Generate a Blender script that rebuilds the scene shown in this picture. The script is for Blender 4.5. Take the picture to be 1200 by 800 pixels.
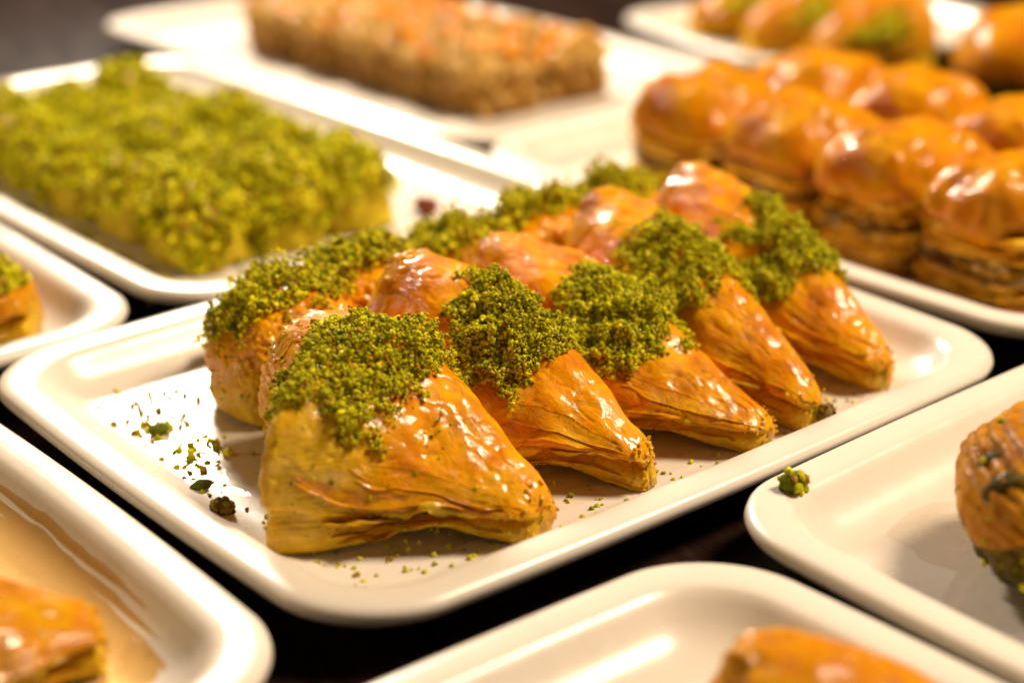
import bpy, math, random
import numpy as np
from mathutils import Vector, Matrix

rng = np.random.default_rng(7)
random.seed(7)
scene = bpy.context.scene
for o in list(bpy.data.objects):
    bpy.data.objects.remove(o)

# ------------------------------------------------------------------ camera
YAW = 0.69622
FWD = Vector((math.sin(YAW), math.cos(YAW), 0))      # horizontal view direction
RGT = Vector((math.cos(YAW), -math.sin(YAW), 0))
PITCH, ROLL = 0.38644, -0.0028
CAM = -RGT * (-0.0027) - FWD * 0.50747 + Vector((0, 0, 0.2122 + 0.018))
view = FWD * math.cos(PITCH) - Vector((0, 0, 1)) * math.sin(PITCH)
up = FWD * math.sin(PITCH) + Vector((0, 0, 1)) * math.cos(PITCH)
R2 = RGT * math.cos(ROLL) + up * math.sin(ROLL)
U2 = up * math.cos(ROLL) - RGT * math.sin(ROLL)
cam_data = bpy.data.cameras.new('camera')
cam = bpy.data.objects.new('camera', cam_data)
scene.collection.objects.link(cam)
M = Matrix((R2, U2, -view)).transposed().to_4x4()
M.translation = CAM
cam.matrix_world = M
cam_data.lens = 60
cam_data.sensor_width = 36
cam_data.clip_start = 0.01
cam_data.clip_end = 50
cam_data.dof.use_dof = True
focus = Vector((-0.035, -0.055, 0.03))
cam_data.dof.focus_distance = (focus - CAM).dot(view)
cam_data.dof.aperture_fstop = 5.0
scene.camera = cam

# ------------------------------------------------------------------ world and lamps
world = bpy.data.worlds.new('World')
scene.world = world
world.use_nodes = True
world.node_tree.nodes['Background'].inputs[0].default_value = (1.0, 0.66, 0.36, 1)
world.node_tree.nodes['Background'].inputs[1].default_value = 0.010


def area(name, target, az, el, dist, sx, sy, power, col):
    """a softbox: azimuth is measured from the view direction, to the right"""
    a, e = math.radians(az), math.radians(el)
    d = (FWD * math.cos(a) + RGT * math.sin(a)) * math.cos(e) + Vector((0, 0, math.sin(e)))
    l = bpy.data.lights.new(name, 'AREA')
    l.shape = 'RECTANGLE'
    l.size, l.size_y = sx, sy
    l.energy = power
    l.color = col
    o = bpy.data.objects.new(name, l)
    scene.collection.objects.link(o)
    o.location = Vector(target) + d * dist
    o.rotation_euler = (-d).to_track_quat('-Z', 'Y').to_euler()
    return o


area('softbox_back', (-0.125, 0.010, 0.006), -12.3, 26.9, 1.3, 0.18, 0.14, 20, (1.0, 0.86, 0.70))
area('softbox_key', (0.0, 0.0, 0.02), 80, 53, 1.80, 0.46, 0.46, 53, (1.0, 0.79, 0.55))

area('softbox_fill', (-0.05, -0.03, 0.02), -92, 27, 1.1, 0.32, 0.32, 2.2, (1.0, 0.72, 0.36))

scene.render.engine = 'CYCLES'
scene.view_settings.view_transform = 'Standard'
scene.view_settings.look = 'None'
scene.view_settings.exposure = 0.0
scene.view_settings.gamma = 1.0
scene.view_settings.use_curve_mapping = False
scene.cycles.use_denoising = True
scene.cycles.max_bounces = 8

# ------------------------------------------------------------------ helpers


def lattice(ix, iy, iz, seed):
    h = (ix * 374761393 + iy * 668265263 + iz * 2147483647 + seed * 1274126177) & 0xFFFFFFFF
    h = ((h ^ (h >> 13)) * 1274126177) & 0xFFFFFFFF
    h = h ^ (h >> 16)
    return (h & 0xFFFF) / 32767.5 - 1.0


def noise(p, freq, seed=0, octv=3, gain=0.5):
    """value noise on an (...,3) array"""
    p = np.asarray(p, float)
    out = np.zeros(p.shape[:-1])
    amp = 1.0
    f = np.broadcast_to(np.asarray(freq, float), (3,)).copy()
    for k in range(octv):
        q = p * f + 100.37 + 17.1 * k
        i = np.floor(q).astype(np.int64)
        t = q - i
        t = t * t * (3 - 2 * t)
        r = 0
        for dx in (0, 1):
            for dy in (0, 1):
                for dz in (0, 1):
                    w = (t[..., 0] if dx else 1 - t[..., 0]) * (t[..., 1] if dy else 1 - t[..., 1]) * (t[..., 2] if dz else 1 - t[..., 2])
                    r = r + w * lattice(i[..., 0] + dx, i[..., 1] + dy, i[..., 2] + dz, seed + k)
        out += amp * r
        amp *= gain
        f = f * 2
    return out


def sstep(a, b, x):
    t = np.clip((np.asarray(x, float) - a) / (b - a), 0, 1)
    return t * t * (3 - 2 * t)


def mesh_np(name, verts, faces, mat, smooth=True, attrs=None):
    """verts (n,3); faces: list of int arrays (m,3)/(m,4) or lists"""
    me = bpy.data.meshes.new(name)
    verts = np.asarray(verts, np.float32)
    me.vertices.add(len(verts))
    me.vertices.foreach_set('co', verts.ravel())
    loops, starts, tot = [], [], 0
    for f in faces:
        f = np.asarray(f, np.int32)
        if f.ndim == 1:
            f = f[None]
        loops.append(f.ravel())
        starts.append(tot + np.arange(len(f), dtype=np.int32) * f.shape[1])
        tot += f.size
    loops = np.concatenate(loops)
    starts = np.concatenate(starts)
    me.loops.add(len(loops))
    me.loops.foreach_set('vertex_index', loops)
    me.polygons.add(len(starts))
    me.polygons.foreach_set('loop_start', starts)
    me.update(calc_edges=True)
    me.polygons.foreach_set('use_smooth', np.full(len(starts), smooth))
    for k, v in (attrs or {}).items():
        v = np.asarray(v, np.float32)
        if v.ndim == 1:
            a = me.attributes.new(k, 'FLOAT', 'POINT')
            a.data.foreach_set('value', v)
        else:
            a = me.attributes.new(k, 'FLOAT_COLOR', 'POINT')
            c = np.ones((len(v), 4), np.float32)
            c[:, :3] = v
            a.data.foreach_set('color', c.ravel())
    me.validate()
    if mat:
        me.materials.append(mat)
    return me


def link(name, me, parent=None, loc=None):
    o = bpy.data.objects.new(name, me)
    scene.collection.objects.link(o)
    if parent is not None:
        o.parent = parent
    if loc is not None:
        o.location = loc
    return o


def tag(o, label, cat, group=None, kind=None):
    if label:
        o['label'] = label
    if cat:
        o['category'] = cat
    if group:
        o['group'] = group
    if kind:
        o['kind'] = kind
    return o


def thing(name, label, cat, loc=(0, 0, 0), group=None, rotz=0.0):
    o = bpy.data.objects.new(name, None)
    o.empty_display_size = 0.01
    scene.collection.objects.link(o)
    o.location = loc
    o.rotation_euler = (0, 0, rotz)
    return tag(o, label, cat, group)


def grid_faces(nu, nv, wrap_v=False, off=0):
    """quads over a (nu,nv) vertex grid"""
    i = np.arange(nu - 1)[:, None]
    j = np.arange(nv if wrap_v else nv - 1)[None, :]
    j2 = (j + 1) % nv
    f = np.stack(np.broadcast_arrays(i * nv + j, (i + 1) * nv + j, (i + 1) * nv + j2, i * nv + j2), -1)
    return f.reshape(-1, 4) + off


def grid_normals(P, wrap_v):
    du = np.gradient(P, axis=0)
    if wrap_v:
        dv = (np.roll(P, -1, 1) - np.roll(P, 1, 1)) / 2
    else:
        dv = np.gradient(P, axis=1)
    n = np.cross(dv, du)
    return n / (np.linalg.norm(n, axis=-1, keepdims=True) + 1e-12)


# ------------------------------------------------------------------ materials
class NT:
    def __init__(self, name):
        self.m = bpy.data.materials.new(name)
        self.m.use_nodes = True
        self.t = self.m.node_tree
        self.b = self.t.nodes['Principled BSDF']
        self.out = self.t.nodes['Material Output']

    def n(self, typ, **kw):
        nd = self.t.nodes.new(typ)
        for k, v in kw.items():
            if k in nd.inputs:
                nd.inputs[k].default_value = v
            else:
                setattr(nd, k, v)
        return nd

    def l(self, a, b):
        self.t.links.new(a, b)

    def noise(self, scale, detail=4, rough=0.55, vec=None, dist=0.0):
        nd = self.n('ShaderNodeTexNoise')
        nd.inputs['Scale'].default_value = scale
        nd.inputs['Detail'].default_value = detail
        nd.inputs['Roughness'].default_value = rough
        nd.inputs['Distortion'].default_value = dist
        if vec is not None:
            self.l(vec, nd.inputs['Vector'])
        return nd.outputs[0]

    def ramp(self, fac, stops):
        nd = self.n('ShaderNodeValToRGB')
        el = nd.color_ramp.elements
        while len(el) < len(stops):
            el.new(0.5)
        for e, (p, c) in zip(el, stops):
            e.position = p
            e.color = (*c, 1) if len(c) == 3 else c
        self.l(fac, nd.inputs[0])
        return nd.outputs[0]

    def mix(self, fac, a, b, typ='MIX'):
        nd = self.n('ShaderNodeMix', data_type='RGBA', blend_type=typ)
        for sock, v in ((nd.inputs[0], fac), (nd.inputs[6], a), (nd.inputs[7], b)):
            if hasattr(v, 'is_linked'):
                self.l(v, sock)
            elif isinstance(v, (int, float)):
                sock.default_value = v
            else:
                sock.default_value = (*v, 1)
        return nd.outputs[2]

    def math(self, op, a, b=0.0, clamp=False):
        nd = self.n('ShaderNodeMath', operation=op, use_clamp=clamp)
        for i, v in enumerate((a, b)):
            if hasattr(v, 'is_linked'):
                self.l(v, nd.inputs[i])
            else:
                nd.inputs[i].default_value = v
        return nd.outputs[0]

    def obj(self):
        return self.n('ShaderNodeTexCoord').outputs['Object']

    def attr(self, name):
        return self.n('ShaderNodeAttribute', attribute_name=name)

    def bump(self, h, strength=0.3, dist=0.001, prev=None):
        nd = self.n('ShaderNodeBump')
        nd.inputs['Strength'].default_value = strength
        nd.inputs['Distance'].default_value = dist
        self.l(h, nd.inputs['Height'])
        if prev is not None:
            self.l(prev, nd.inputs['Normal'])
        self.l(nd.outputs[0], self.b.inputs['Normal'])
        return nd.outputs[0]

    def set(self, **kw):
        names = dict(color='Base Color', rough='Roughness', coat='Coat Weight', coat_rough='Coat Roughness',
                     sss='Subsurface Weight', sss_scale='Subsurface Scale', sss_rad='Subsurface Radius',
                     ior='IOR', trans='Transmission Weight', alpha='Alpha', spec='Specular IOR Level')
        for k, v in kw.items():
            s = self.b.inputs[names[k]]
            if hasattr(v, 'is_linked'):
                self.l(v, s)
            elif k == 'color':
                s.default_value = (*v, 1)
            else:
                s.default_value = v
        return self


def make_ceramic():
    k = NT('glazed_ceramic')
    co = k.obj()
    big = k.noise(14, 3, 0.5, co)
    col = k.mix(k.ramp(big, [(0.3, (0, 0, 0)), (0.75, (1, 1, 1))]), (0.75, 0.69, 0.615), (0.71, 0.645, 0.565))
    sm = k.noise(90, 5, 0.65, co)
    r = k.ramp(sm, [(0.35, (0.24,) * 3), (0.7, (0.36,) * 3)])
    k.set(color=col, rough=r, coat=0.08, coat_rough=0.10)
    k.bump(k.noise(60, 3, 0.5, co), 0.05, 0.0015)
    return k.m


def make_phyllo(name='baked_phyllo', tone=1.0, coat=0.80):
    """golden glazed sheet; attribute pale = bare, under-baked edges"""
    k = NT(name)
    co = k.obj()
    a = k.noise(75, 5, 0.6, co, 0.4)
    col = k.ramp(a, [(0.26, (0.60 * tone, 0.150 * tone, 0.001)), (0.45, (0.84 * tone, 0.29 * tone, 0.0012)),
                     (0.60, (0.90 * tone, 0.40 * tone, 0.002)), (0.80, (0.94 * tone, 0.52 * tone, 0.010))])
    dk = k.noise(34, 4, 0.7, co, 1.0)
    col = k.mix(k.ramp(dk, [(0.52, (0, 0, 0)), (0.70, (0.75, 0.75, 0.75))]), col, (0.34, 0.080, 0.003))
    fine = k.noise(420, 4, 0.6, co)
    col = k.mix(k.ramp(fine, [(0.55, (0, 0, 0)), (0.8, (0.35, 0.35, 0.35))]), col, (0.90, 0.54, 0.02))
    pale = k.attr('pale').outputs['Fac']
    pn = k.noise(260, 4, 0.6, co)
    pn = k.math('ADD', k.math('MULTIPLY', pn, 0.6), k.math('MULTIPLY', k.noise(60, 3, 0.6, co), 0.4))
    pcol = k.ramp(pn, [(0.3, (0.64, 0.34, 0.005)), (0.55, (0.80, 0.50, 0.015)), (0.8, (0.88, 0.62, 0.025))])
    col = k.mix(pale, col, pcol)
    k.set(color=col, rough=k.ramp(k.noise(300, 3, 0.6, co), [(0.3, (0.30,) * 3), (0.75, (0.50,) * 3)]),
          coat=k.math('MULTIPLY', k.ramp(k.noise(110, 4, 0.6, co, 0.8), [(0.40, (0.35,) * 3), (0.56, (1.0,) * 3)]), coat), coat_rough=0.06 if coat > 0.5 else 0.12, sss=0.20, sss_scale=0.005, spec=0.06 if coat > 0.5 else 0.02)
    k.b.inputs['Subsurface Radius'].default_value = (1.0, 0.42, 0.10)
    m1 = k.n('ShaderNodeMapping')
    m1.inputs['Scale'].default_value = (1.0, 0.5, 1.3)
    k.l(co, m1.inputs[0])
    h1 = k.noise(130, 5, 0.5, m1.outputs[0], 0.9)
    b1 = k.bump(h1, 0.34, 0.0016)
    st = k.noise(85, 6, 0.62, m1.outputs[0], 1.6)
    h2 = k.ramp(st, [(0.36, (0.0,) * 3), (0.375, (0.25,) * 3), (0.45, (0.27,) * 3), (0.46, (0.5,) * 3), (0.52, (0.52,) * 3), (0.53, (0.75,) * 3), (0.60, (0.77,) * 3), (0.615, (1.0,) * 3)])
    b2 = k.bump(h2, 0.55, 0.0011, b1)
    m3 = k.n('ShaderNodeMapping')
    m3.inputs['Scale'].default_value = (18, 18, 1100)
    k.l(co, m3.inputs[0])
    lay = k.noise(1.0, 3, 0.6, m3.outputs[0], 0.3)
    b25 = k.bump(k.math('MULTIPLY', lay, pale), 0.45, 0.0010, b2)
    b3 = k.bump(fine, 0.07, 0.0004, b25)
    k.l(b3, k.b.inputs['Coat Normal'])
    tone_ = k.ramp(st, [(0.36, (0.78,) * 3), (0.45, (1.0,) * 3), (0.455, (0.86,) * 3), (0.525, (1.0,) * 3), (0.53, (0.82,) * 3), (0.61, (1.05,) * 3), (0.62, (0.95,) * 3)])
    k.l(k.mix(1.0, col, tone_, 'MULTIPLY'), k.b.inputs['Base Color'])
    return k.m


def make_granule(name='pistachio_crumb', sss=0.15):
    k = NT(name)
    co = k.obj()
    c = k.attr('tint').outputs['Color']
    n1 = k.noise(1500, 3, 0.6, co)
    col = k.mix(k.ramp(n1, [(0.35, (0.0,) * 3), (0.75, (0.35,) * 3)]), c, (0.16, 0.16, 0.006))
    k.set(color=col, rough=0.85, sss=sss, sss_scale=0.0010, spec=0.15)
    k.b.inputs['Subsurface Radius'].default_value = (0.8, 1.0, 0.15)
    k.bump(k.noise(2200, 3, 0.6, co), 0.5, 0.0004)
    return k.m


def make_simple(name, stops, scale, rough=0.35, coat=0.4, bump=0.3, bscale=300, bdist=0.001, sss=0.1, mapping=None):
    k = NT(name)
    co = k.obj()
    if mapping:
        mp = k.n('ShaderNodeMapping')
        mp.inputs['Scale'].default_value = mapping
        k.l(co, mp.inputs[0])
        co = mp.outputs[0]
    col = k.ramp(k.noise(scale, 5, 0.6, co, 0.6), stops)
    k.set(color=col, rough=rough, coat=coat * 0.40, coat_rough=0.12, sss=sss, sss_scale=0.003, spec=0.06)
    k.b.inputs['Subsurface Radius'].default_value = (1.0, 0.45, 0.12)
    k.bump(k.noise(bscale, 5, 0.6, co), bump, bdist)
    return k.m


def make_wood():
    k = NT('dark_walnut')
    co = k.obj()
    mp = k.n('ShaderNodeMapping')
    mp.inputs['Scale'].default_value = (1.2, 14.0, 8.0)
    k.l(co, mp.inputs[0])
    g = k.noise(9, 6, 0.65, mp.outputs[0], 1.5)
    col = k.ramp(g, [(0.3, (0.008, 0.004, 0.003)), (0.55, (0.019, 0.009, 0.006)), (0.8, (0.040, 0.020, 0.013))])
    k.set(color=col, rough=k.ramp(g, [(0.3, (0.28,) * 3), (0.8, (0.42,) * 3)]), spec=0.12)
    k.bump(g, 0.12, 0.0006)
    return k.m


def make_syrup(name='sugar_syrup', tint=(0.995, 0.985, 0.96, 1)):
    k = NT(name)
    tr = k.n('ShaderNodeBsdfTransparent')
    tr.inputs[0].default_value = tint
    gl = k.n('ShaderNodeBsdfGlossy')
    gl.inputs['Roughness'].default_value = 0.045
    fr = k.n('ShaderNodeLayerWeight')
    fr.inputs['Blend'].default_value = 0.5
    nz = k.noise(120, 3, 0.5, k.obj())
    bp = k.n('ShaderNodeBump')
    bp.inputs['Strength'].default_value = 0.12
    bp.inputs['Distance'].default_value = 0.0012
    k.l(nz, bp.inputs['Height'])
    k.l(bp.outputs[0], gl.inputs['Normal'])
    k.l(bp.outputs[0], fr.inputs['Normal'])
    mx = k.n('ShaderNodeMixShader')
    k.l(k.math('ADD', k.math('MULTIPLY', k.math('POWER', fr.outputs['Facing'], 5.0), 0.96), 0.035), mx.inputs[0])
    k.l(tr.outputs[0], mx.inputs[1])
    k.l(gl.outputs[0], mx.inputs[2])
    k.l(mx.outputs[0], k.out.inputs['Surface'])
    return k.m


MAT = dict(
    ceramic=make_ceramic(),
    phyllo=make_phyllo(),
    browned=make_phyllo('browned_phyllo', 0.74, 0.42),
    granule=make_granule(),
    wood=make_wood(),
    syrup=make_syrup(),
    amber_syrup_and_glow=make_syrup('amber_syrup_and_glow', (0.92, 0.76, 0.48, 1)),  # syrup of the pool; also tints the wall film's golden reflected light
    sheet=make_simple('phyllo_sheet', [(0.3, (0.56, 0.24, 0.006)), (0.55, (0.74, 0.42, 0.02)), (0.8, (0.84, 0.60, 0.09))], 140, 0.3, 0.6, 0.4, 260, 0.0008, 0.3),
    green_body=make_simple('pistachio_paste', [(0.3, (0.36, 0.27, 0.006)), (0.55, (0.58, 0.44, 0.015)), (0.8, (0.76, 0.58, 0.10))], 110, 0.55, 0.1, 0.6, 180, 0.002, 0.1),
    amber=make_simple('glazed_amber_crust', [(0.28, (0.50, 0.13, 0.001)), (0.5, (0.80, 0.29, 0.002)), (0.75, (0.90, 0.45, 0.012))], 70, 0.32, 0.55, 0.5, 150, 0.0022, 0.25),
    layers=make_simple('stacked_phyllo_side', [(0.3, (0.24, 0.085, 0.006)), (0.5, (0.46, 0.21, 0.020)), (0.75, (0.70, 0.44, 0.09))], 60, 0.4, 0.35, 0.6, 120, 0.002, 0.15, (0.6, 0.6, 6.0)),
    nutty=make_simple('nut_filling', [(0.3, (0.10, 0.05, 0.012)), (0.5, (0.26, 0.15, 0.03)), (0.75, (0.46, 0.30, 0.09))], 160, 0.5, 0.2, 0.8, 260, 0.002, 0.05),
    brown=make_simple('shredded_brown_crust', [(0.28, (0.42, 0.22, 0.04)), (0.5, (0.62, 0.38, 0.10)), (0.78, (0.82, 0.58, 0.21))], 90, 0.4, 0.35, 0.7, 240, 0.002, 0.1),
    brown_side=make_simple('brown_cut_side', [(0.3, (0.15, 0.06, 0.006)), (0.6, (0.28, 0.13, 0.018)), (0.85, (0.44, 0.23, 0.045))], 80, 0.45, 0.3, 0.7, 200, 0.002, 0.05),
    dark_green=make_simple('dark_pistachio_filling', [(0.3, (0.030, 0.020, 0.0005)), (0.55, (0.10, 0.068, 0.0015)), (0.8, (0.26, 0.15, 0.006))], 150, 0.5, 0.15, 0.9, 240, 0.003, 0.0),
    pleat=make_simple('pleated_phyllo', [(0.3, (0.24, 0.08, 0.002)), (0.55, (0.46, 0.19, 0.005)), (0.8, (0.66, 0.36, 0.02))], 90, 0.5, 0.10, 0.4, 260, 0.001, 0.1),
    kernel=make_simple('pistachio_kernel', [(0.3, (0.07, 0.095, 0.004)), (0.7, (0.20, 0.22, 0.015))], 300, 0.5, 0.2, 0.6, 700, 0.001, 0.0),
    cream=make_simple('pale_crumb', [(0.3, (0.60, 0.40, 0.16)), (0.7, (0.78, 0.62, 0.36))], 90, 0.5, 0.1, 0.4, 200, 0.001, 0.2),
    nut=make_simple('roasted_nut', [(0.3, (0.12, 0.03, 0.01)), (0.7, (0.30, 0.09, 0.04))], 90, 0.4, 0.2, 0.4, 200, 0.001, 0.0),
    print=make_simple('grey_print', [(0.2, (0.42, 0.40, 0.38)), (0.8, (0.50, 0.47, 0.44))], 90, 0.4, 0.0, 0.1, 200, 0.0005, 0.0),
)

# ------------------------------------------------------------------ table
table = bpy.data.objects.new('table', None)
scene.collection.objects.link(table)
table['kind'] = 'structure'


def box_mesh(name, sx, sy, sz, mat, bev=0.002):
    x, y = sx / 2, sy / 2
    b = bev
    rings = [(x, y, -sz), (x, y, -b), (x - b * 0.3, y - b * 0.3, -b * 0.3), (x - b, y - b, 0)]
    v = []
    for rx, ry, z in rings:
        v += [(-rx, -ry, z), (rx, -ry, z), (rx, ry, z), (-rx, ry, z)]
    f = []
    for r in range(3):
        for j in range(4):
            f.append((r * 4 + j, r * 4 + (j + 1) % 4, r * 4 + 4 + (j + 1) % 4, r * 4 + 4 + j))
    f.append((12, 13, 14, 15))
    f.append((3, 2, 1, 0))
    return mesh_np(name, v, [np.array(f)], mat, False)


plank_me = box_mesh('plank', 4.0, 0.158, 0.03, MAT['wood'])
ang = math.radians(78)
pdir = Vector((math.cos(ang), math.sin(ang), 0))
pperp = Vector((-math.sin(ang), math.cos(ang), 0))
for i in range(-8, 14):
    o = link('plank', plank_me, table)
    o.location = pdir * (0.7 + 0.17 * (i % 3)) + pperp * (0.16 * i)
    o.rotation_euler = (0, 0, ang)


# ------------------------------------------------------------------ plates
def outline(a, b, r, k, step=0.004):
    pts = []
    for cx, cy, t0 in ((a - r, b - r, 0), (-a + r, b - r, 90), (-a + r, -b + r, 180), (a - r, -b + r, 270)):
        for t in np.linspace(t0, t0 + 90, 17):
            pts.append((cx + r * math.cos(math.radians(t)), cy + r * math.sin(math.radians(t))))
    pts.append(pts[0])
    d = []
    for p, q in zip(pts[:-1], pts[1:]):
        n = 12 if math.hypot(q[0] - p[0], q[1] - p[1]) > r * 0.3 else 1
        for i in range(n):
            d.append((p[0] + (q[0] - p[0]) * i / n, p[1] + (q[1] - p[1]) * i / n))
    d = np.array(d)
    x, y = d[:, 0].copy(), d[:, 1].copy()
    d[:, 0] = x * (1 + k * (1 - (y / b) ** 2))
    d[:, 1] = y * (1 + k * (a / b) * (1 - (x / a) ** 2))
    return d


PROFILE = [  # inset from the outline, height; underside first
    (0.060, 0.0030), (0.034, 0.0030), (0.0325, 0.0004), (0.030, 0.0002), (0.0285, 0.0012), (0.022, 0.0045), (0.013, 0.0080),
    (0.006, 0.0105), (0.0022, 0.0122), (0.0007, 0.0137), (0.0, 0.0153), (0.0004, 0.0168), (0.0016, 0.0178),
    (0.0032, 0.0181), (0.0052, 0.0181), (0.0080, 0.0179), (0.0104, 0.0176), (0.0118, 0.0168), (0.0134, 0.0150),
    (0.0155, 0.0121), (0.0180, 0.0097), (0.0210, 0.0078), (0.0245, 0.0066), (0.029, 0.0061), (0.034, 0.0060), (0.050, 0.0060)]
FLOOR = 0.0060


def plate_mesh(a, b, r=0.0285, k=0.025):
    V, n = [], None
    for ins, z in PROFILE:
        rr = max(r - ins * 0.62, 0.010)
        o = outline(a - ins, b - ins, rr, k)
        n = len(o)
        V.append(np.column_stack([o, np.full(n, z)]))
    V = np.array(V)
    m = len(PROFILE)
    F = [grid_faces(m, n, True), np.arange(n)[None, :], ((m - 1) * n + np.arange(n))[None, ::-1]]
    F[0] = F[0][:, ::-1]
    # face orientation: outwards
    F[1] = F[1][:, ::-1]
    F[2] = F[2][:, ::-1]
    return mesh_np('plate', V.reshape(-1, 3), F, MAT['ceramic'])


PLATES = [
    ('main', 0.0, 0.0, 0.1345, 0.105, 0, 'cream rectangular plate in the middle carrying two rows of pistachio-topped triangular pastries'),
    ('green', 0.045, 0.288, 0.102, 0.176, 0, 'white rectangular plate at upper left carrying green pistachio-coated squares'),
    ('brown', 0.256, 0.393, 0.105, 0.186, 0.6, 'white rectangular plate at the top centre carrying a block of brown pastries'),
    ('dome', 0.252, 0.050, 0.104, 0.155, 0, 'cream plate at right rear carrying glossy domed baklava squares'),
    ('far', 0.494, 0.286, 0.105, 0.082, -11, 'blurred white plate at the top right edge behind the domed baklava'),
    ('left', -0.171, 0.258, 0.105, 0.150, 0, 'white plate cut off by the left edge below the green squares plate'),
    ('near', -0.276, -0.007, 0.130, 0.103, 0, 'cream plate in the lower left corner with a pool of syrup'),
    ('bottom', -0.1705, -0.231, 0.1345, 0.105, 0, 'cream plate at the bottom edge with a smooth orange pastry'),
    ('right', 0.1095, -0.218, 0.1345, 0.105, 0, 'cream plate at the right edge with a pleated shell pastry'),
    ('rear', 0.515, 0.045, 0.100, 0.105, 0, 'plate hidden behind the domed baklava at the far right'),
]
plate_obj = {}
for key, x, y, a, b, rz, lab in PLATES:
    o = link('plate', plate_mesh(a, b))
    o.location = (x, y, 0)
    o.rotation_euler = (0, 0, math.radians(rz))
    tag(o, lab, 'plate', 'rectangular serving plates')
    plate_obj[key] = o

# ------------------------------------------------------------------ crumbs
PHI = (1 + 5 ** .5) / 2


def icosphere(sub):
    v = [(-1, PHI, 0), (1, PHI, 0), (-1, -PHI, 0), (1, -PHI, 0), (0, -1, PHI), (0, 1, PHI), (0, -1, -PHI), (0, 1, -PHI),
         (PHI, 0, -1), (PHI, 0, 1), (-PHI, 0, -1), (-PHI, 0, 1)]
    f = [(0, 11, 5), (0, 5, 1), (0, 1, 7), (0, 7, 10), (0, 10, 11), (1, 5, 9), (5, 11, 4), (11, 10, 2), (10, 7, 6), (7, 1, 8),
         (3, 9, 4), (3, 4, 2), (3, 2, 6), (3, 6, 8), (3, 8, 9), (4, 9, 5), (2, 4, 11), (6, 2, 10), (8, 6, 7), (9, 8, 1)]
    v = [np.array(p) / np.linalg.norm(p) for p in v]
    for _ in range(sub):
        cache, nf = {}, []

        def mid(a, b):
            key = (min(a, b), max(a, b))
            if key not in cache:
                m = v[a] + v[b]
                v.append(m / np.linalg.norm(m))
                cache[key] = len(v) - 1
            return cache[key]
        for a, b, c in f:
            x, y, z = mid(a, b), mid(b, c), mid(c, a)
            nf += [(a, x, z), (b, y, x), (c, z, y), (x, y, z)]
        f = nf
    return np.array(v), np.array(f, np.int32)


ICO = [icosphere(0), icosphere(1), icosphere(2)]
TINTS = np.array([(0.66, 0.60, 0.006), (0.50, 0.48, 0.004), (0.84, 0.74, 0.014), (0.30, 0.33, 0.003), (0.13, 0.15, 0.003), (0.36, 0.18, 0.014), (0.88, 0.80, 0.08)])
TINT_P = np.array([0.27, 0.25, 0.15, 0.13, 0.06, 0.08, 0.06])


def granules(name, pts, rad, sub, mat, smooth=False, tints=TINTS, tp=TINT_P, squash=0.35):
    """every crumb is a lumpy little solid"""
    V0, F0 = ICO[sub]
    n, m = len(pts), len(V0)
    d = 1 + 0.42 * noise(V0[None] * 1.1 + rng.uniform(0, 50, (n, 1, 3)), 1.3, 3, 2)
    V = V0[None] * d[..., None] * (1 + squash * rng.uniform(-1, 1, (n, 1, 3)))
    # random rotation about two axes
    a, b = rng.uniform(0, 6.28, (2, n, 1))
    x, y, z = V[..., 0], V[..., 1], V[..., 2]
    x, y = x * np.cos(a) - y * np.sin(a), x * np.sin(a) + y * np.cos(a)
    y, z = y * np.cos(b) - z * np.sin(b), y * np.sin(b) + z * np.cos(b)
    V = np.stack([x, y, z], -1) * np.asarray(rad).reshape(-1, 1, 1) + np.asarray(pts)[:, None, :]
    F = (F0[None] + (np.arange(n) * m)[:, None, None]).reshape(-1, 3)
    c = tints[rng.choice(len(tints), n, p=tp / tp.sum())] * rng.uniform(0.75, 1.2, (n, 1))
    c = np.repeat(c, m, 0)
    return mesh_np(name, V.reshape(-1, 3), [F], mat, smooth, {'tint': c})


def sample_grid(P, N, W, n):
    """n random points on the quad grid P weighted by W (per vertex) and area"""
    a = np.linalg.norm(np.cross(P[1:, :-1] - P[:-1, :-1], P[:-1, 1:] - P[:-1, :-1]), axis=-1)
    w = (W[:-1, :-1] > 0) * a
    w = w / w.sum()
    idx = rng.choice(w.size, n, p=w.ravel())
    i, j = idx // w.shape[1], idx % w.shape[1]
    s, t = rng.uniform(0, 1, (2, n))

    def bl(A):
        s_, t_ = (s[:, None], t[:, None]) if A.ndim == 3 else (s, t)
        return A[i, j] * (1 - s_) * (1 - t_) + A[i + 1, j] * s_ * (1 - t_) + A[i, j + 1] * (1 - s_) * t_ + A[i + 1, j + 1] * s_ * t_
    return bl(P), bl(N), bl(W)


def crumb_heap(name, parent, P, N, W, n, thick, rmin, rmax, sub, mat=None, clump=260, tints=TINTS):
    if n < 1 or not (W > 0).any():
        return None
    p, nn, w = sample_grid(P, N, W, n)
    cl = noise(p, clump, 11, 2)
    th = thick * np.sqrt(np.clip(w, 0, 1)) * (0.75 + 0.95 * cl)
    u = rng.uniform(0, 1, n) ** 0.6
    keep = rng.uniform(0, 1, n) < np.clip(w * 2.2 + 0.05, 0, 1)
    p, nn, th, u = p[keep], nn[keep], th[keep], u[keep]
    n = len(p)
    if n == 0:
        return None
    pos = p + nn * (u * np.clip(th, 0, None))[:, None] + rng.normal(0, 0.0003, (n, 3))
    pos[:, 2] += 0.15 * np.clip(th, 0, None)
    rad = rng.uniform(rmin, rmax, n)
    me = granules(name, pos, rad, sub, mat or MAT['granule'], tints=tints)
    o = link(name, me, parent)
    o['kind'] = 'stuff'
    return o


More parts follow.
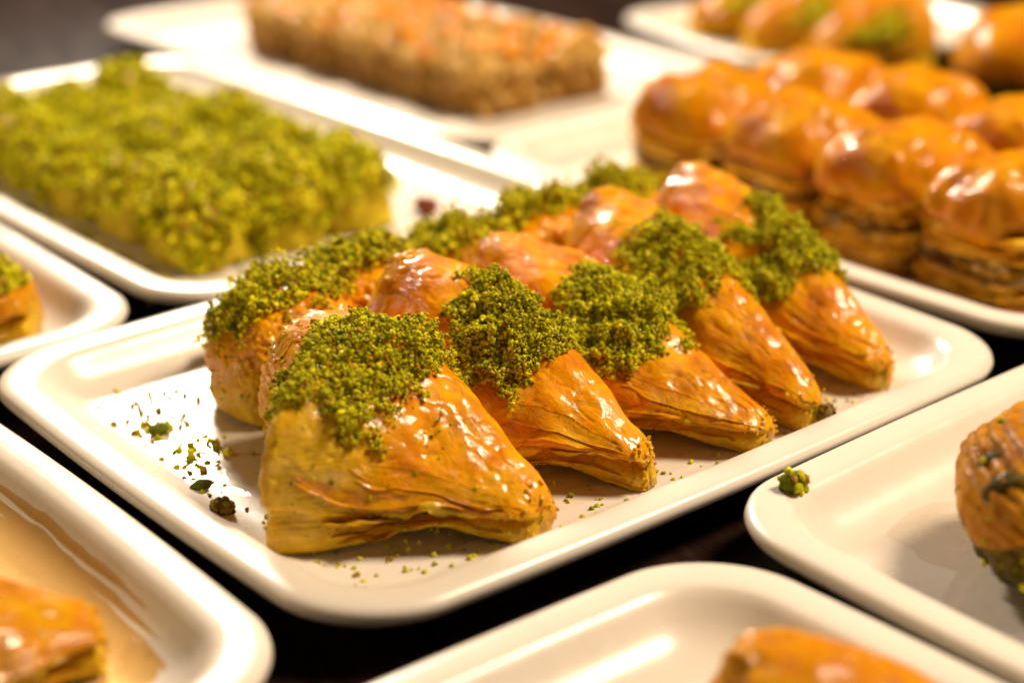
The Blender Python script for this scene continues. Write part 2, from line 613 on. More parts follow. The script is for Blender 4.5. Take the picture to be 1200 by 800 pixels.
# ------------------------------------------------------------------ triangular pastries
def interp(t, xs, ys):
    """smooth interpolation through a few stations"""
    xs, ys = np.array(xs, float), np.array(ys, float)
    tt = np.clip(t, xs[0], xs[-1])
    d = np.zeros(len(xs))
    d[1:-1] = (ys[2:] - ys[:-2]) / (xs[2:] - xs[:-2])
    d[0] = (ys[1] - ys[0]) / (xs[1] - xs[0])
    d[-1] = (ys[-1] - ys[-2]) / (xs[-1] - xs[-2])
    i = np.clip(np.searchsorted(xs, tt, side='right') - 1, 0, len(xs) - 2)
    h = xs[i + 1] - xs[i]
    s = (tt - xs[i]) / h
    return ((2 * s**3 - 3 * s**2 + 1) * ys[i] + (s**3 - 2 * s**2 + s) * h * d[i] + (-2 * s**3 + 3 * s**2) * ys[i + 1] + (s**3 - s**2) * h * d[i + 1])


def pastry_grid(B, T, Lf, Rt, H, nL, nR, seed, nt=150, left=-1, flap=1.0, wr=1.0, mouth=0.45):
    """B back point, T tip (plan); Lf/Rt reach to either side, H ridge height as (stations, values)"""
    B, T = np.array(B, float), np.array(T, float)
    ax = T - B
    L = np.linalg.norm(ax)
    ax /= L
    lv = np.array([-ax[1], ax[0]])
    if lv[0] * left < 0:
        lv = -lv
    t = np.concatenate([[0, 0.004, 0.012, 0.025], np.linspace(0.04, 0.965, nt - 8), [0.98, 0.99, 0.996, 1.0]])
    lf, rt, h = interp(t, *Lf), interp(t, *Rt), interp(t, *H)
    nl = interp(t, *nL)
    # rounding of both ends
    e0 = np.sqrt(np.clip(1 - (1 - np.clip(t / 0.10, 0, 1)) ** 2, 0, 1))
    e1 = np.sqrt(np.clip(1 - (np.clip((t - 0.965) / 0.035, 0, 1)) ** 2, 0, 1))
    e = np.minimum(0.35 + 0.65 * e0, 0.6 + 0.4 * e1)
    eh = np.minimum(0.80 + 0.20 * e0, 0.72 + 0.28 * e1)
    lf, rt, h = lf * e, rt * e, h * eh
    rows, pale = [], []
    wob = noise(np.column_stack([t * 7, 0 * t + seed, 0 * t]), 1.0, seed, 2)
    th = np.linspace(0, np.pi / 2, 64)
    for i in range(len(t)):
        Lq, Rq, Hh = lf[i], rt[i], h[i]
        s = Hh / 0.048
        arch = 0.0042 * math.exp(-((t[i] - 0.76) / 0.10) ** 2) * flap
        mo = flap * float(sstep(mouth, mouth + 0.17, t[i]) * (1 - 0.75 * sstep(0.90, 1.0, t[i])))
        zf = (0.0155 * (0.55 + 0.45 * s)) * (1 + 0.30 * wob[i]) if flap else 0.006
        lo_ = Lq - 0.0046 * mo
        low = [(Lq * 0.45, 0.0012 + arch * 0.8, 1), (lo_ * 0.80, 0.0008 + arch, 1), (lo_ - 0.003, 0.0008 + arch, 1), (lo_ - 0.0012, 0.0024 + arch, 1), (lo_ - 0.0004, zf * 0.42 + arch * 0.5, 1),
               (lo_ - 0.0010, zf * 0.62, 0.9), (lo_ - 0.0016 - 0.0050 * mo, zf * 0.74, 0.6), (lo_ - 0.0016 - 0.0062 * mo, zf * 0.86, 0.45),
               (Lq - 0.0006 - 0.0034 * mo, zf * 0.92, 0.4), (Lq - 0.0001, zf * 1.00, 0.35)]
        c, sn = np.cos(th), np.sin(th)
        dl = np.column_stack([Lq * c ** (2 / nl[i]), zf * 1.06 + (Hh - zf * 1.06) * sn ** (2 / nl[i]), 0.25 * np.exp(-((th) / 0.3))])
        dr = np.column_stack([-Rq * sn[1:] ** (2 / nR), 0.004 + (Hh - 0.004) * c[1:] ** (2 / nR), 0 * th[1:]])
        bot = [(-Rq * 0.85, 0.0012, 1), (-Rq * 0.4, 0.0010, 1)]
        row = np.vstack([np.array(low), dl, dr, np.array(bot)])
        rows.append(row[:, :2])
        pale.append(row[:, 2])
    rows = np.array(rows)
    pale = np.array(pale)
    nv = rows.shape[1]
    C = B[None] + ax[None] * (t * L)[:, None]
    P = np.zeros((len(t), nv, 3))
    P[..., :2] = C[:, None, :] + lv[None, None, :] * rows[..., 0:1]
    P[..., 2] = rows[..., 1]
    N = grid_normals(P, True)
    mid = P.mean(axis=(0, 1))
    if ((P - mid) * N).sum() < 0:
        N = -N
    # local coordinates for the wrinkles: along axis / across
    loc = np.stack([(P[..., :2] @ ax), (P[..., :2] @ lv), P[..., 2]], -1)
    w1 = noise(loc, (55, 90, 90), seed, 2)
    w2 = noise(loc, (120, 260, 260), seed + 5, 3)
    fold = 1 - np.abs(noise(loc + 0.004 * w1[..., None], (90, 170, 150), seed + 9, 2))
    amp = np.clip(P[..., 2] / 0.006, 0.15, 1)
    disp = wr * (0.0012 * w1 + 0.00030 * w2 - 0.0005 * sstep(0.90, 1.0, fold)) * amp
    kn = sstep(0.20, 0.05, t)[:, None]
    disp = disp + kn * (0.0016 * noise(loc, 150, seed + 3, 2) + 0.0008 * noise(loc, 600, seed + 4, 2)) * amp
    P = P + N * disp[..., None]
    P[..., 2] = np.maximum(P[..., 2], 0.0004)
    N = grid_normals(P, True)
    if ((P - mid) * N).sum() < 0:
        N = -N
    pale = pale + 0.35 * sstep(0.20, 0.02, t)[:, None] + 0.30 * sstep(0.95, 1.0, t)[:, None]
    return P, N, pale, t, ax, lv


def close_grid(P, pale):
    nt, nv = P.shape[:2]
    V = P.reshape(-1, 3)
    c0, c1 = P[0].mean(0), P[-1].mean(0)
    V = np.vstack([V, c0, c1])
    F = grid_faces(nt, nv, True)
    i0, i1 = nt * nv, nt * nv + 1
    j = np.arange(nv)
    k = (j + 1) % nv
    caps = np.vstack([np.column_stack([k, j, np.full(nv, i0)]), np.column_stack([(nt - 1) * nv + j, (nt - 1) * nv + k, np.full(nv, i1)])])
    pa = np.concatenate([pale.ravel(), [1, 1]])
    return V, F, caps, pa


def fix_normals(me):
    import bmesh
    bm = bmesh.new()
    bm.from_mesh(me)
    bmesh.ops.recalc_face_normals(bm, faces=bm.faces)
    bm.to_mesh(me)
    bm.free()


def pastry_body(P, pale, parent, mat, name='phyllo_pocket'):
    V, F, C, pa = close_grid(P, pale)
    me = mesh_np(name, V, [F, C], mat, True, {'pale': np.clip(pa, 0, 1)})
    fix_normals(me)
    return link(name, me, parent)


def sheet_strip(parent, P, N, t, t0, t1, jlow, out, rise, seed, drop=0.0):
    """one loose phyllo leaf along the lower left edge of a pastry"""
    ii = np.where((t >= t0) & (t <= t1))[0]
    base = P[ii, jlow]
    nrm = N[ii, jlow].copy()
    nrm[:, 2] *= 0.2
    s = np.linspace(0, 1, len(ii))
    env = np.sin(np.pi * np.clip(s * 0.96 + 0.02, 0, 1)) ** 0.6
    rows = []
    for q, (o_, z_) in enumerate(((-0.0035, 0.3), (-0.001, 0.6), (0.35, 0.85), (0.75, 0.92), (1.0, 1.0))):
        wob = noise(np.column_stack([s * 4, np.full_like(s, seed), np.full_like(s, q * 0.25)]), 1.4, seed, 3)
        rag = noise(np.column_stack([s * 26, np.full_like(s, seed), np.full_like(s, q * 0.6)]), 1.0, seed + 7, 2)
        off = o_ if o_ < 0 else out * o_ * (env * (1 + 0.5 * wob + 0.35 * rag * o_))
        r = base + nrm * np.reshape(off, (-1, 1))
        r[:, 2] += (rise * (z_ - 0.5) + 0.0022 * wob * (o_ > 0) - drop * max(o_, 0)) * env
        rows.append(r)
    R = np.array(rows).transpose(1, 0, 2)
    G = grid_normals(R, False)
    top, bot = R + G * 0.00012, R - G * 0.00012
    n, m = R.shape[:2]
    V = np.vstack([top.reshape(-1, 3), bot.reshape(-1, 3)])
    V[:, 2] = np.maximum(V[:, 2], 0.0003)
    f = grid_faces(n, m)
    edge = []
    loop = [i * m for i in range(n)] + [(n - 1) * m + j for j in range(1, m)] + [i * m + m - 1 for i in range(n - 2, -1, -1)] + [j for j in range(m - 2, 0, -1)]
    for a, b in zip(loop, loop[1:] + loop[:1]):
        edge.append((a, b, b + n * m, a + n * m))
    me = mesh_np('phyllo_leaf', V, [f, f[:, ::-1] + n * m, np.array(edge)], MAT['sheet'])
    return link('phyllo_leaf', me, parent)


def flake(parent, P, N, i0, i1, j0, j1, seed, lift=0.0011):
    """a loose scale of phyllo lying on the crust, one edge peeling up"""
    n, m = 16, 12
    a = np.linspace(0, 1, n)[:, None]
    b = np.linspace(0, 1, m)[None, :]
    za = np.zeros((n, m))
    e0 = 0.22 * noise(np.stack([a * 5 + za, za + seed, za], -1), 1.0, seed, 3)
    e1 = 0.22 * noise(np.stack([a * 5 + za, za + seed + 9, za], -1), 1.0, seed + 1, 3)
    shape = 0.25 + 0.75 * np.sin(np.pi * np.clip(a, 0.03, 0.97)) ** 0.5
    bb = 0.5 + (b - 0.5) * shape + e0 * (1 - b) + e1 * b
    ii = np.clip(i0 + (i1 - i0) * (a + 0.10 * noise(np.stack([b * 6 + za, za + seed, za + 3], -1), 1.0, seed + 2, 2)), 0, P.shape[0] - 1.01)
    jj = np.clip(j0 + (j1 - j0) * bb, 0, P.shape[1] - 1.01)
    i_, j_ = ii.astype(int), jj.astype(int)
    fi, fj = (ii - i_)[..., None], (jj - j_)[..., None]

    def bl(A):
        return A[i_, j_] * (1 - fi) * (1 - fj) + A[i_ + 1, j_] * fi * (1 - fj) + A[i_, j_ + 1] * (1 - fi) * fj + A[i_ + 1, j_ + 1] * fi * fj
    Q, G = bl(P), bl(N)
    Q = Q + G * (0.00010 + lift * (1 - b) ** 3 * (0.6 + 0.4 * a))[..., None]
    V = np.vstack([Q.reshape(-1, 3), (Q - G * 0.00016).reshape(-1, 3)])
    f = grid_faces(n, m)
    loop = [i * m for i in range(n)] + [(n - 1) * m + j for j in range(1, m)] + [i * m + m - 1 for i in range(n - 2, -1, -1)] + [j for j in range(m - 2, 0, -1)]
    edge = [(p, q, q + n * m, p + n * m) for p, q in zip(loop, loop[1:] + loop[:1])]
    me = mesh_np('phyllo_flake', V, [f, f[:, ::-1] + n * m, np.array(edge)], MAT['phyllo'], True, {'pale': np.full(len(V), 0.0)})
    return link('phyllo_flake', me, parent)


def heap_weight(P, N, t, tc, ta, q_c, qa, C_ax, lvec, B, seed, zmin=0.02):
    q = ((P[..., :2] - np.array(B)) @ lvec)
    d = ((t[:, None] - tc) / ta) ** 2 + ((q - q_c) / qa) ** 2
    w = 1 - d + 0.65 * noise(P, 130, seed, 3)
    w = np.where((N[..., 2] > -0.15) & (P[..., 2] > zmin), w, -1)
    return w


def triangle_pastry(label, B, T, Lf, Rt, H, nL, nR, heap, seed, n_gran, sub, leaves=True, left=-1, group='triangular pistachio pastries on the middle plate',
                    z0=FLOOR, extra_pale=None, rad=(0.00026, 0.00056), dust=0, mat=None, mouth=0.45, name='triangular_pastry'):
    th = thing(name, label, 'pastry', (0, 0, z0), group)
    P, N, pale, t, ax, lv = pastry_grid(B, T, Lf, Rt, H, nL, nR, seed, left=left, mouth=mouth)
    if extra_pale is not None:
        pale = pale + extra_pale(P, t, ((P[..., :2] - np.array(B)) @ lv))
    pastry_body(P, pale, th, mat or MAT['phyllo'])
    tc, ta, qc, qa, thick = heap
    W = heap_weight(P, N, t, tc, ta, qc, qa, ax, lv, B, seed + 40)
    crumb_heap('pistachio_crumbs', th, P, N, W, n_gran, thick, rad[0], rad[1], 0)
    crumb_heap('pistachio_chips', th, P, N, W, n_gran // 10, thick * 1.05, rad[1] * 0.95, rad[1] * 1.45, sub)
    if dust:
        q = ((P[..., :2] - np.array(B)) @ lv)
        W2 = np.where((q > 0.006) & (P[..., 2] > 0.004), 0.05 + 0.6 * np.clip(noise(P, 120, seed + 77, 2), 0, 1), -1)
        crumb_heap('pistachio_dust', th, P, N, W2, dust * 2, 0.0003, 0.00022, 0.0006, 0)
    if leaves:
        Wt = np.where((t[:, None] > 0.955) & (P[..., 2] > 0.001), 0.5, -1.0)
        crumb_heap('crusty_edge', th, P, N, Wt, 45, 0.0006, 0.0003, 0.0007, 1, MAT['sheet'])
        nt_ = len(t)
        for q, (ta_, tb_, ja, jb) in enumerate(((0.55, 0.86, 12, 21), (0.66, 0.95, 24, 38), (0.02, 0.16, 30, 62))):
            sh = (seed * 7 + q * 5) % 9 - 4
            flake(th, P, N, ta_ * nt_ + sh * 0.9, tb_ * nt_ + sh * 0.9, ja + sh * 0.6, jb + sh * 0.6, seed + 20 + q, 0.0004 if q else 0.0010)
        sheet_strip(th, P, N, t, mouth + 0.04, 0.94, 4, 0.0030, 0.002, seed + 1)
        sheet_strip(th, P, N, t, mouth + 0.02, 0.80, 6, 0.0065, 0.002, seed + 2)
        sheet_strip(th, P, N, t, 0.62, 0.95, 7, 0.0058, 0.001, seed + 4, 0.002)
        sheet_strip(th, P, N, t, mouth + 0.12, 0.90, 9, 0.0016, 0.003, seed + 3, 0.002)
        sheet_strip(th, P, N, t, mouth + 0.05, 0.76, 3, 0.0034, 0.001, seed + 6)
    return th


S5 = [0, 0.2, 0.45, 0.75, 1.0]
S7 = [0, 0.2, 0.40, 0.50, 0.56, 0.76, 1.0]
FRONT = [
    # label, B, T, stations, left reach, right reach, ridge height, left exponent, heap(tc,ta,qc,qa,thick)
    ('pistachio-topped triangular pastry nearest the viewer, with its pale left side bare',
     (-0.072, 0.014), (-0.056, -0.084), S7, [0.014, 0.024, 0.040, 0.056, 0.051, 0.029, 0.008], [0.020, 0.022, 0.020, 0.018, 0.017, 0.013, 0.006],
     [0.042, 0.046, 0.047, 0.046, 0.042, 0.028, 0.0135], [2.4, 2.8, 3.2, 3.2, 2.6, 1.7, 1.7], (0.46, 0.22, 0.013, 0.028, 0.0045)),
    ('second pistachio-topped pastry of the front row, with a wide overhanging flap',
     (-0.026, 0.026), (-0.012, -0.081), S5, [0.015, 0.022, 0.028, 0.021, 0.0065], [0.020, 0.022, 0.018, 0.011, 0.0045],
     [0.050, 0.049, 0.043, 0.029, 0.013], [2.0, 2.0, 1.8, 1.6, 1.6], (0.52, 0.19, 0.005, 0.022, 0.0045)),
    ('third pistachio-topped pastry, in the middle of the front row',
     (0.012, 0.028), (0.031, -0.086), S5, [0.015, 0.022, 0.030, 0.023, 0.0065], [0.020, 0.022, 0.018, 0.011, 0.0045],
     [0.047, 0.046, 0.041, 0.026, 0.011], [2.0, 2.0, 1.8, 1.6, 1.6], (0.57, 0.18, 0.006, 0.022, 0.0045)),
    ('fourth pistachio-topped pastry of the front row, with a nut stuck to its tip',
     (0.064, 0.032), (0.053, -0.085), S5, [0.015, 0.022, 0.026, 0.020, 0.0065], [0.020, 0.022, 0.018, 0.011, 0.0045],
     [0.051, 0.049, 0.044, 0.031, 0.014], [2.0, 2.0, 1.8, 1.6, 1.6], (0.49, 0.19, 0.003, 0.022, 0.0045)),
    ('fifth pistachio-topped pastry, at the right end of the front row',
     (0.108, 0.032), (0.094, -0.080), S5, [0.015, 0.022, 0.027, 0.020, 0.0065], [0.020, 0.022, 0.018, 0.011, 0.0045],
     [0.052, 0.050, 0.044, 0.030, 0.012], [2.0, 2.0, 1.8, 1.6, 1.6], (0.55, 0.18, 0.002, 0.022, 0.0045)),
]


def pale_first(P, t, q):
    return 0.9 * sstep(0.018, 0.034, q) * sstep(0.74, 0.60, t)[:, None]


for i, (lab, B, T, S_, lf, rt, h, nl, heap) in enumerate(FRONT):
    triangle_pastry(lab, B, T, (S_, lf), (S_, rt), (S_, h), (S_, nl), 2.6, heap, 100 + 13 * i, 10500 if i < 3 else 8500, 1,
                    extra_pale=pale_first if i == 0 else None, dust=420 if i == 0 else 0, mouth=0.58 if i == 0 else 0.45)

BACK = [
    ('rear-row pastry at the left end, its bare side dusted with crumbs', (-0.056, 0.020), (-0.048, 0.082), 0.027, 0.046),
    ('rear-row pastry second from the left, its top behind the nearest pastry', (-0.020, 0.030), (-0.014, 0.088), 0.026, 0.045),
    ('rear-row pastry in the middle, mostly hidden behind pistachio heaps', (0.022, 0.032), (0.026, 0.088), 0.026, 0.044),
    ('rear-row pastry second from the right, mostly hidden by the front row', (0.062, 0.034), (0.064, 0.088), 0.026, 0.046),
    ('rear-row pastry at the right end, hidden behind the last front pastry', (0.100, 0.036), (0.098, 0.086), 0.022, 0.046),
]
for i, (lab, B, T, w, hh) in enumerate(BACK):
    triangle_pastry(lab, B, T, (S5, [w * 0.8, w, w, w * 0.7, w * 0.4]), (S5, [0.02, 0.024, 0.022, 0.016, 0.009]),
                    (S5, [hh * 0.76, hh * 0.84, hh * 0.82, hh * 0.58, hh * 0.32]), (S5, [2.0, 1.9, 1.8, 1.7, 1.7]), 2.4,
                    (0.40, 0.30, 0.004, 0.024, 0.006), 300 + 13 * i, 3600, 1, leaves=False, dust=900 if i == 0 else 0,
                    rad=(0.0004, 0.0008))


# ------------------------------------------------------------------ blocks of pastry on the other plates
def blob(name, rings, n_pow, mat, seed, amp, freq, nu=72, ax=1.0, ay=1.0, sm=True, layer=0.0, lfreq=0.0, pleats=0, pamp=0.0):
    """rings: (scale, z); superellipse section; displaced; closed"""
    th = np.linspace(0, 2 * np.pi, nu, endpoint=False)
    c, s = np.cos(th), np.sin(th)
    x = np.sign(c) * np.abs(c) ** (2 / n_pow) * ax
    y = np.sign(s) * np.abs(s) ** (2 / n_pow) * ay
    P = np.array([np.column_stack([x * r, y * r, np.full(nu, z)]) for r, z in rings])
    N = grid_normals(P, True)
    if ((P - P.mean((0, 1))) * N).sum() < 0:
        N = -N
    off = rng.uniform(0, 9, 3)
    D = amp * noise(P + off, freq, seed, 3)
    if layer:
        D = D + layer * np.sin(P[..., 2] * lfreq + 2 * noise(P + off, 30, seed, 2))
    if pleats:
        D = D + pamp * np.abs(np.sin(th * pleats / 2))[None, :]
    P = P + N * D[..., None]
    P[..., 2] = np.maximum(P[..., 2], 0.0)
    V = np.vstack([P.reshape(-1, 3), P[0].mean(0), P[-1].mean(0)])
    nr = len(rings)
    j = np.arange(nu)
    k = (j + 1) % nu
    F = grid_faces(nr, nu, True)
    C = np.vstack([np.column_stack([k, j, np.full(nu, nr * nu)]), np.column_stack([(nr - 1) * nu + j, (nr - 1) * nu + k, np.full(nu, nr * nu + 1)])])
    me = mesh_np(name, V, [F, C], mat, sm)
    fix_normals(me)
    return me, P, N


ORD = ['first', 'second', 'third', 'fourth', 'fifth', 'sixth']


def block_rings(h, n=16, edge=0.004, top=0.0):
    r = [(0.90, 0.0), (0.97, 0.0012)]
    for z in np.linspace(0.003, h - edge, n):
        r.append((1.0, z))
    for a in np.linspace(15, 90, 6):
        r.append((1 - 0.18 * (1 - math.cos(math.radians(a))), h - edge + edge * math.sin(math.radians(a))))
    for q in (0.62, 0.38, 0.15):
        r.append((q, h + top * (1 - q)))
    return r


# green pistachio squares
for c in range(3):
    for r in range(5):
        x = -0.008 + 0.0350 * c + random.uniform(-.0015, .0015)
        y = 0.181 + 0.0440 * r + random.uniform(-.002, .002)
        if r == 3 and c == 0:
            y += 0.004
        h = random.uniform(0.019, 0.026)
        th = thing('pistachio_square', 'green pistachio-coated square, %s row from the near end, %s' % (ORD[r], ['left-hand column facing the near rim', 'middle column', 'right-hand column by the far rim'][c]),
                   'pastry', (x, y, FLOOR), 'green pistachio squares on the upper left plate', random.uniform(-.08, .08))
        me, P, N = blob('pastry_body', block_rings(h, 12, 0.012, 0.010), 3.0, MAT['green_body'], 20 + c + 3 * r, 0.0022, 110, 64, 0.0165, 0.0205)
        link('pastry_body', me, th)
        W = np.where(P[..., 2] > 0.002, sstep(-0.1, 0.25, noise(P + r + 3 * c, 90, 31, 2) + 1.3 * sstep(0.006, h, P[..., 2]) - 0.30), -1)
        W = np.where(W > 0.02, W, -1)
        crumb_heap('pistachio_coating', th, P, N, W, 1300, 0.0050, 0.0007, 0.0014, 0, clump=120, tints=TINTS * np.array((1.15, 1.18, 1.0)))
        W = np.where(P[..., 2] > 0.012, 0.4, -1)
        crumb_heap('pale_crumbs', th, P, N, W, 5, 0.004, 0.0012, 0.0028, 1, MAT['cream'])

# brown block
for c in range(2):
    for r in range(5):
        x = 0.230 + 0.047 * c + random.uniform(-.001, .001)
        y = 0.290 + 0.046 * r + random.uniform(-.001, .001)
        th = thing('brown_pastry', 'brown crumbly pastry block piece, %s row from the near end, %s side' % (ORD[r], ['left', 'right'][c]),
                   'pastry', (x, y, FLOOR), 'brown pastries on the top plate', random.uniform(-.03, .03))
        me, P, N = blob('cut_side', block_rings(0.023, 12, 0.003), 6, MAT['brown_side'], 60 + r + 5 * c, 0.0026, 110, 64, 0.0222, 0.0216)
        link('cut_side', me, th)
        crumb_heap('side_shreds', th, P, N, np.where(P[..., 2] > 0.003, 0.5, -1.0), 90, 0.001, 0.001, 0.0026, 1, MAT['brown'])
        me, P, N = blob('crust', [(0.6, 0.020), (1.0, 0.0205), (1.02, 0.0225), (1.0, 0.0250), (0.9, 0.0275), (0.7, 0.029), (0.45, 0.030), (0.2, 0.0305)], 5, MAT['brown'], 80 + r + 5 * c, 0.0024, 120, 64, 0.0226, 0.0220)
        link('crust', me, th)
        W = np.where((P[..., 2] > 0.023) & (noise(P + 0.3 * r + c, 110, 9, 2) > 0.05), 0.5, -1)
        crumb_heap('crumb_topping', th, P, N, W, 45, 0.003, 0.0014, 0.0040, 1, MAT['amber'])
        W = np.where(P[..., 2] > 0.021, 0.5, -1)
        crumb_heap('brown_shreds', th, P, N, W, 110, 0.003, 0.0012, 0.0034, 1, MAT['brown'])

# glossy domes
DOMES = [(0.215, 0.115, 'at the left end of the front row'), (0.214, 0.060, 'second from the left in the front row'),
         (0.212, 0.005, 'third from the left in the front row'), (0.209, -0.047, 'at the right end of the front row'),
         (0.284, 0.113, 'at the left end of the second row'), (0.284, 0.057, 'second from the left in the second row'),
         (0.281, 0.000, 'at the right of the second row, cut by the frame')]
for i, (x, y, w) in enumerate(DOMES[:7]):
    th = thing('domed_baklava', 'glossy amber domed baklava square ' + w, 'pastry', (x, y, FLOOR), 'domed baklava on the right rear plate', random.uniform(-.12, .12))
    hx, hy = 0.0315 * random.uniform(.95, 1.04), 0.0262 * random.uniform(.95, 1.03)
    z = 0.0
    for q in range(17):
        tk = random.uniform(0.0013, 0.0022)
        sc = random.uniform(0.90, 1.05)
        nut = q in (7, 8, 9, 10)
        m_ = MAT['nutty'] if nut and q != 8 else (MAT['sheet'] if q % 3 and q > 3 else MAT['layers'])
        me, P, N = blob('phyllo_layer', [(0.7 * sc, z), (0.985 * sc, z + tk * 0.15), (sc, z + tk * 0.5), (0.985 * sc, z + tk * 0.9), (0.7 * sc, z + tk * 1.05)], 4.5, m_, 140 + 11 * i + q, 0.0016, 120, 64, hx, hy)
        o = link('phyllo_layer', me, th)
        o.rotation_euler = (random.uniform(-.02, .02), random.uniform(-.02, .02), random.uniform(-.10, .10))
        if nut:
            crumb_heap('nut_bits', th, P, N, np.where(P[..., 2] > 0, 0.5, -1.0), 40, 0.0008, 0.0008, 0.0018, 0, MAT['nutty'] if q % 2 else MAT['cream'])
        z += tk
    dome = [(0.70, 0.0262), (0.94, 0.0268), (1.00, 0.0282), (1.02, 0.0300)]
    for a in np.linspace(12, 86, 16):
        dome.append((1.03 * math.cos(math.radians(a)) ** 0.66, 0.0300 + 0.021 * math.sin(math.radians(a))))
    me, P, N = blob('glazed_crust', dome, 3.6, MAT['browned'], 180 + i, 0.0032, 62, 110, hx, hy, layer=0.0003, lfreq=2200)
    link('glazed_crust', me, th)


def rolled_pastry(name, label, loc, rx, ry, h, rot, mats, seed, group=None, split=0.45):
    """an orange crust over a darker filling band"""
    th = thing(name, label, 'pastry', loc, group, rot)
    me, P, N = blob('filling', [(0.86, 0)] + [(0.96, z) for z in np.linspace(0.001, h * split, 10)] + [(0.7, h * split + 0.001)], 2.6, mats[1], seed, 0.0022, 110, 80, rx, ry)
    link('filling', me, th)
    top = [(0.85, h * split - 0.004), (1.0, h * split - 0.003)]
    for a in np.linspace(5, 86, 16):
        top.append((1.02 * math.cos(math.radians(a)) ** 0.7, h * split + h * (1 - split) * math.sin(math.radians(a))))
    me, P, N = blob('crust', top, 2.6, mats[0], seed + 3, 0.0028, 65, 90, rx, ry, layer=0.0004, lfreq=1500)
    link('crust', me, th)
    return th


A, G = MAT['browned'], MAT['dark_green']
def side_pastry(name, label, B, T, w, h, seed, heap=(0.4, 0.2, 0.0, 0.015, 0.003), n=900, group=None, mouth=0.30, left=-1):
    return triangle_pastry(label, B, T, (S5, [w * 0.75, w, w, w * 0.75, w * 0.35]), (S5, [w * 0.7, w * 0.8, w * 0.7, w * 0.5, w * 0.25]),
                           (S5, [h * 0.9, h, h * 0.95, h * 0.72, h * 0.42]), (S5, [2.0, 2.0, 1.9, 1.8, 1.7]), 2.4, heap, seed, n, 1,
                           group=group, rad=(0.0006, 0.0011), mat=A, mouth=mouth, left=left, name=name)


FAR = 'pastries on the far right plate'
side_pastry('triangular_pastry', 'blurred orange triangular pastry at the left end of the top right plate', (0.500, 0.300), (0.436, 0.344), 0.032, 0.046, 610, (0.70, 0.35, 0.030, 0.012, 0.003), 450, FAR)
side_pastry('triangular_pastry', 'blurred orange triangular pastry in the middle of the top right plate', (0.490, 0.250), (0.425, 0.288), 0.034, 0.050, 620, (0.70, 0.35, 0.032, 0.012, 0.003), 450, FAR)
side_pastry('triangular_pastry', 'blurred orange triangular pastry at the right end of the top right plate', (0.480, 0.206), (0.418, 0.232), 0.034, 0.048, 630, (0.70, 0.35, 0.032, 0.012, 0.003), 450, FAR)
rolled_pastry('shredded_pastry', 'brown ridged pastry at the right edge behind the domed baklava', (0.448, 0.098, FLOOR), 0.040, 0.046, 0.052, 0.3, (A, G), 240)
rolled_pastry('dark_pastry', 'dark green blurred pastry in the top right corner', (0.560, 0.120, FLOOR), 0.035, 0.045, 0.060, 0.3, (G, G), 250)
side_pastry('triangular_pastry', 'orange triangular pastry with pistachio at its foot, cut off by the left edge', (-0.158, 0.196), (-0.093, 0.144), 0.034, 0.046, 640, (0.95, 0.22, 0.010, 0.016, 0.004), 1200)
side_pastry('triangular_pastry', 'blurred orange flaky pastry in syrup at the lower left corner', (-0.268, -0.030), (-0.174, -0.060), 0.030, 0.037, 650, (0.2, 0.12, 0.0, 0.012, 0.003), 300)
side_pastry('triangular_pastry', 'smooth orange folded pastry at the bottom edge', (-0.088, -0.180), (-0.044, -0.212), 0.021, 0.026, 660, (0.0, 0.05, 0.0, 0.006, 0.002), 0)
side_pastry('triangular_pastry', 'tip of a smaller orange pastry just showing at the bottom edge', (-0.142, -0.210), (-0.112, -0.188), 0.016, 0.017, 670, (0.0, 0.05, 0.0, 0.006, 0.002), 0)


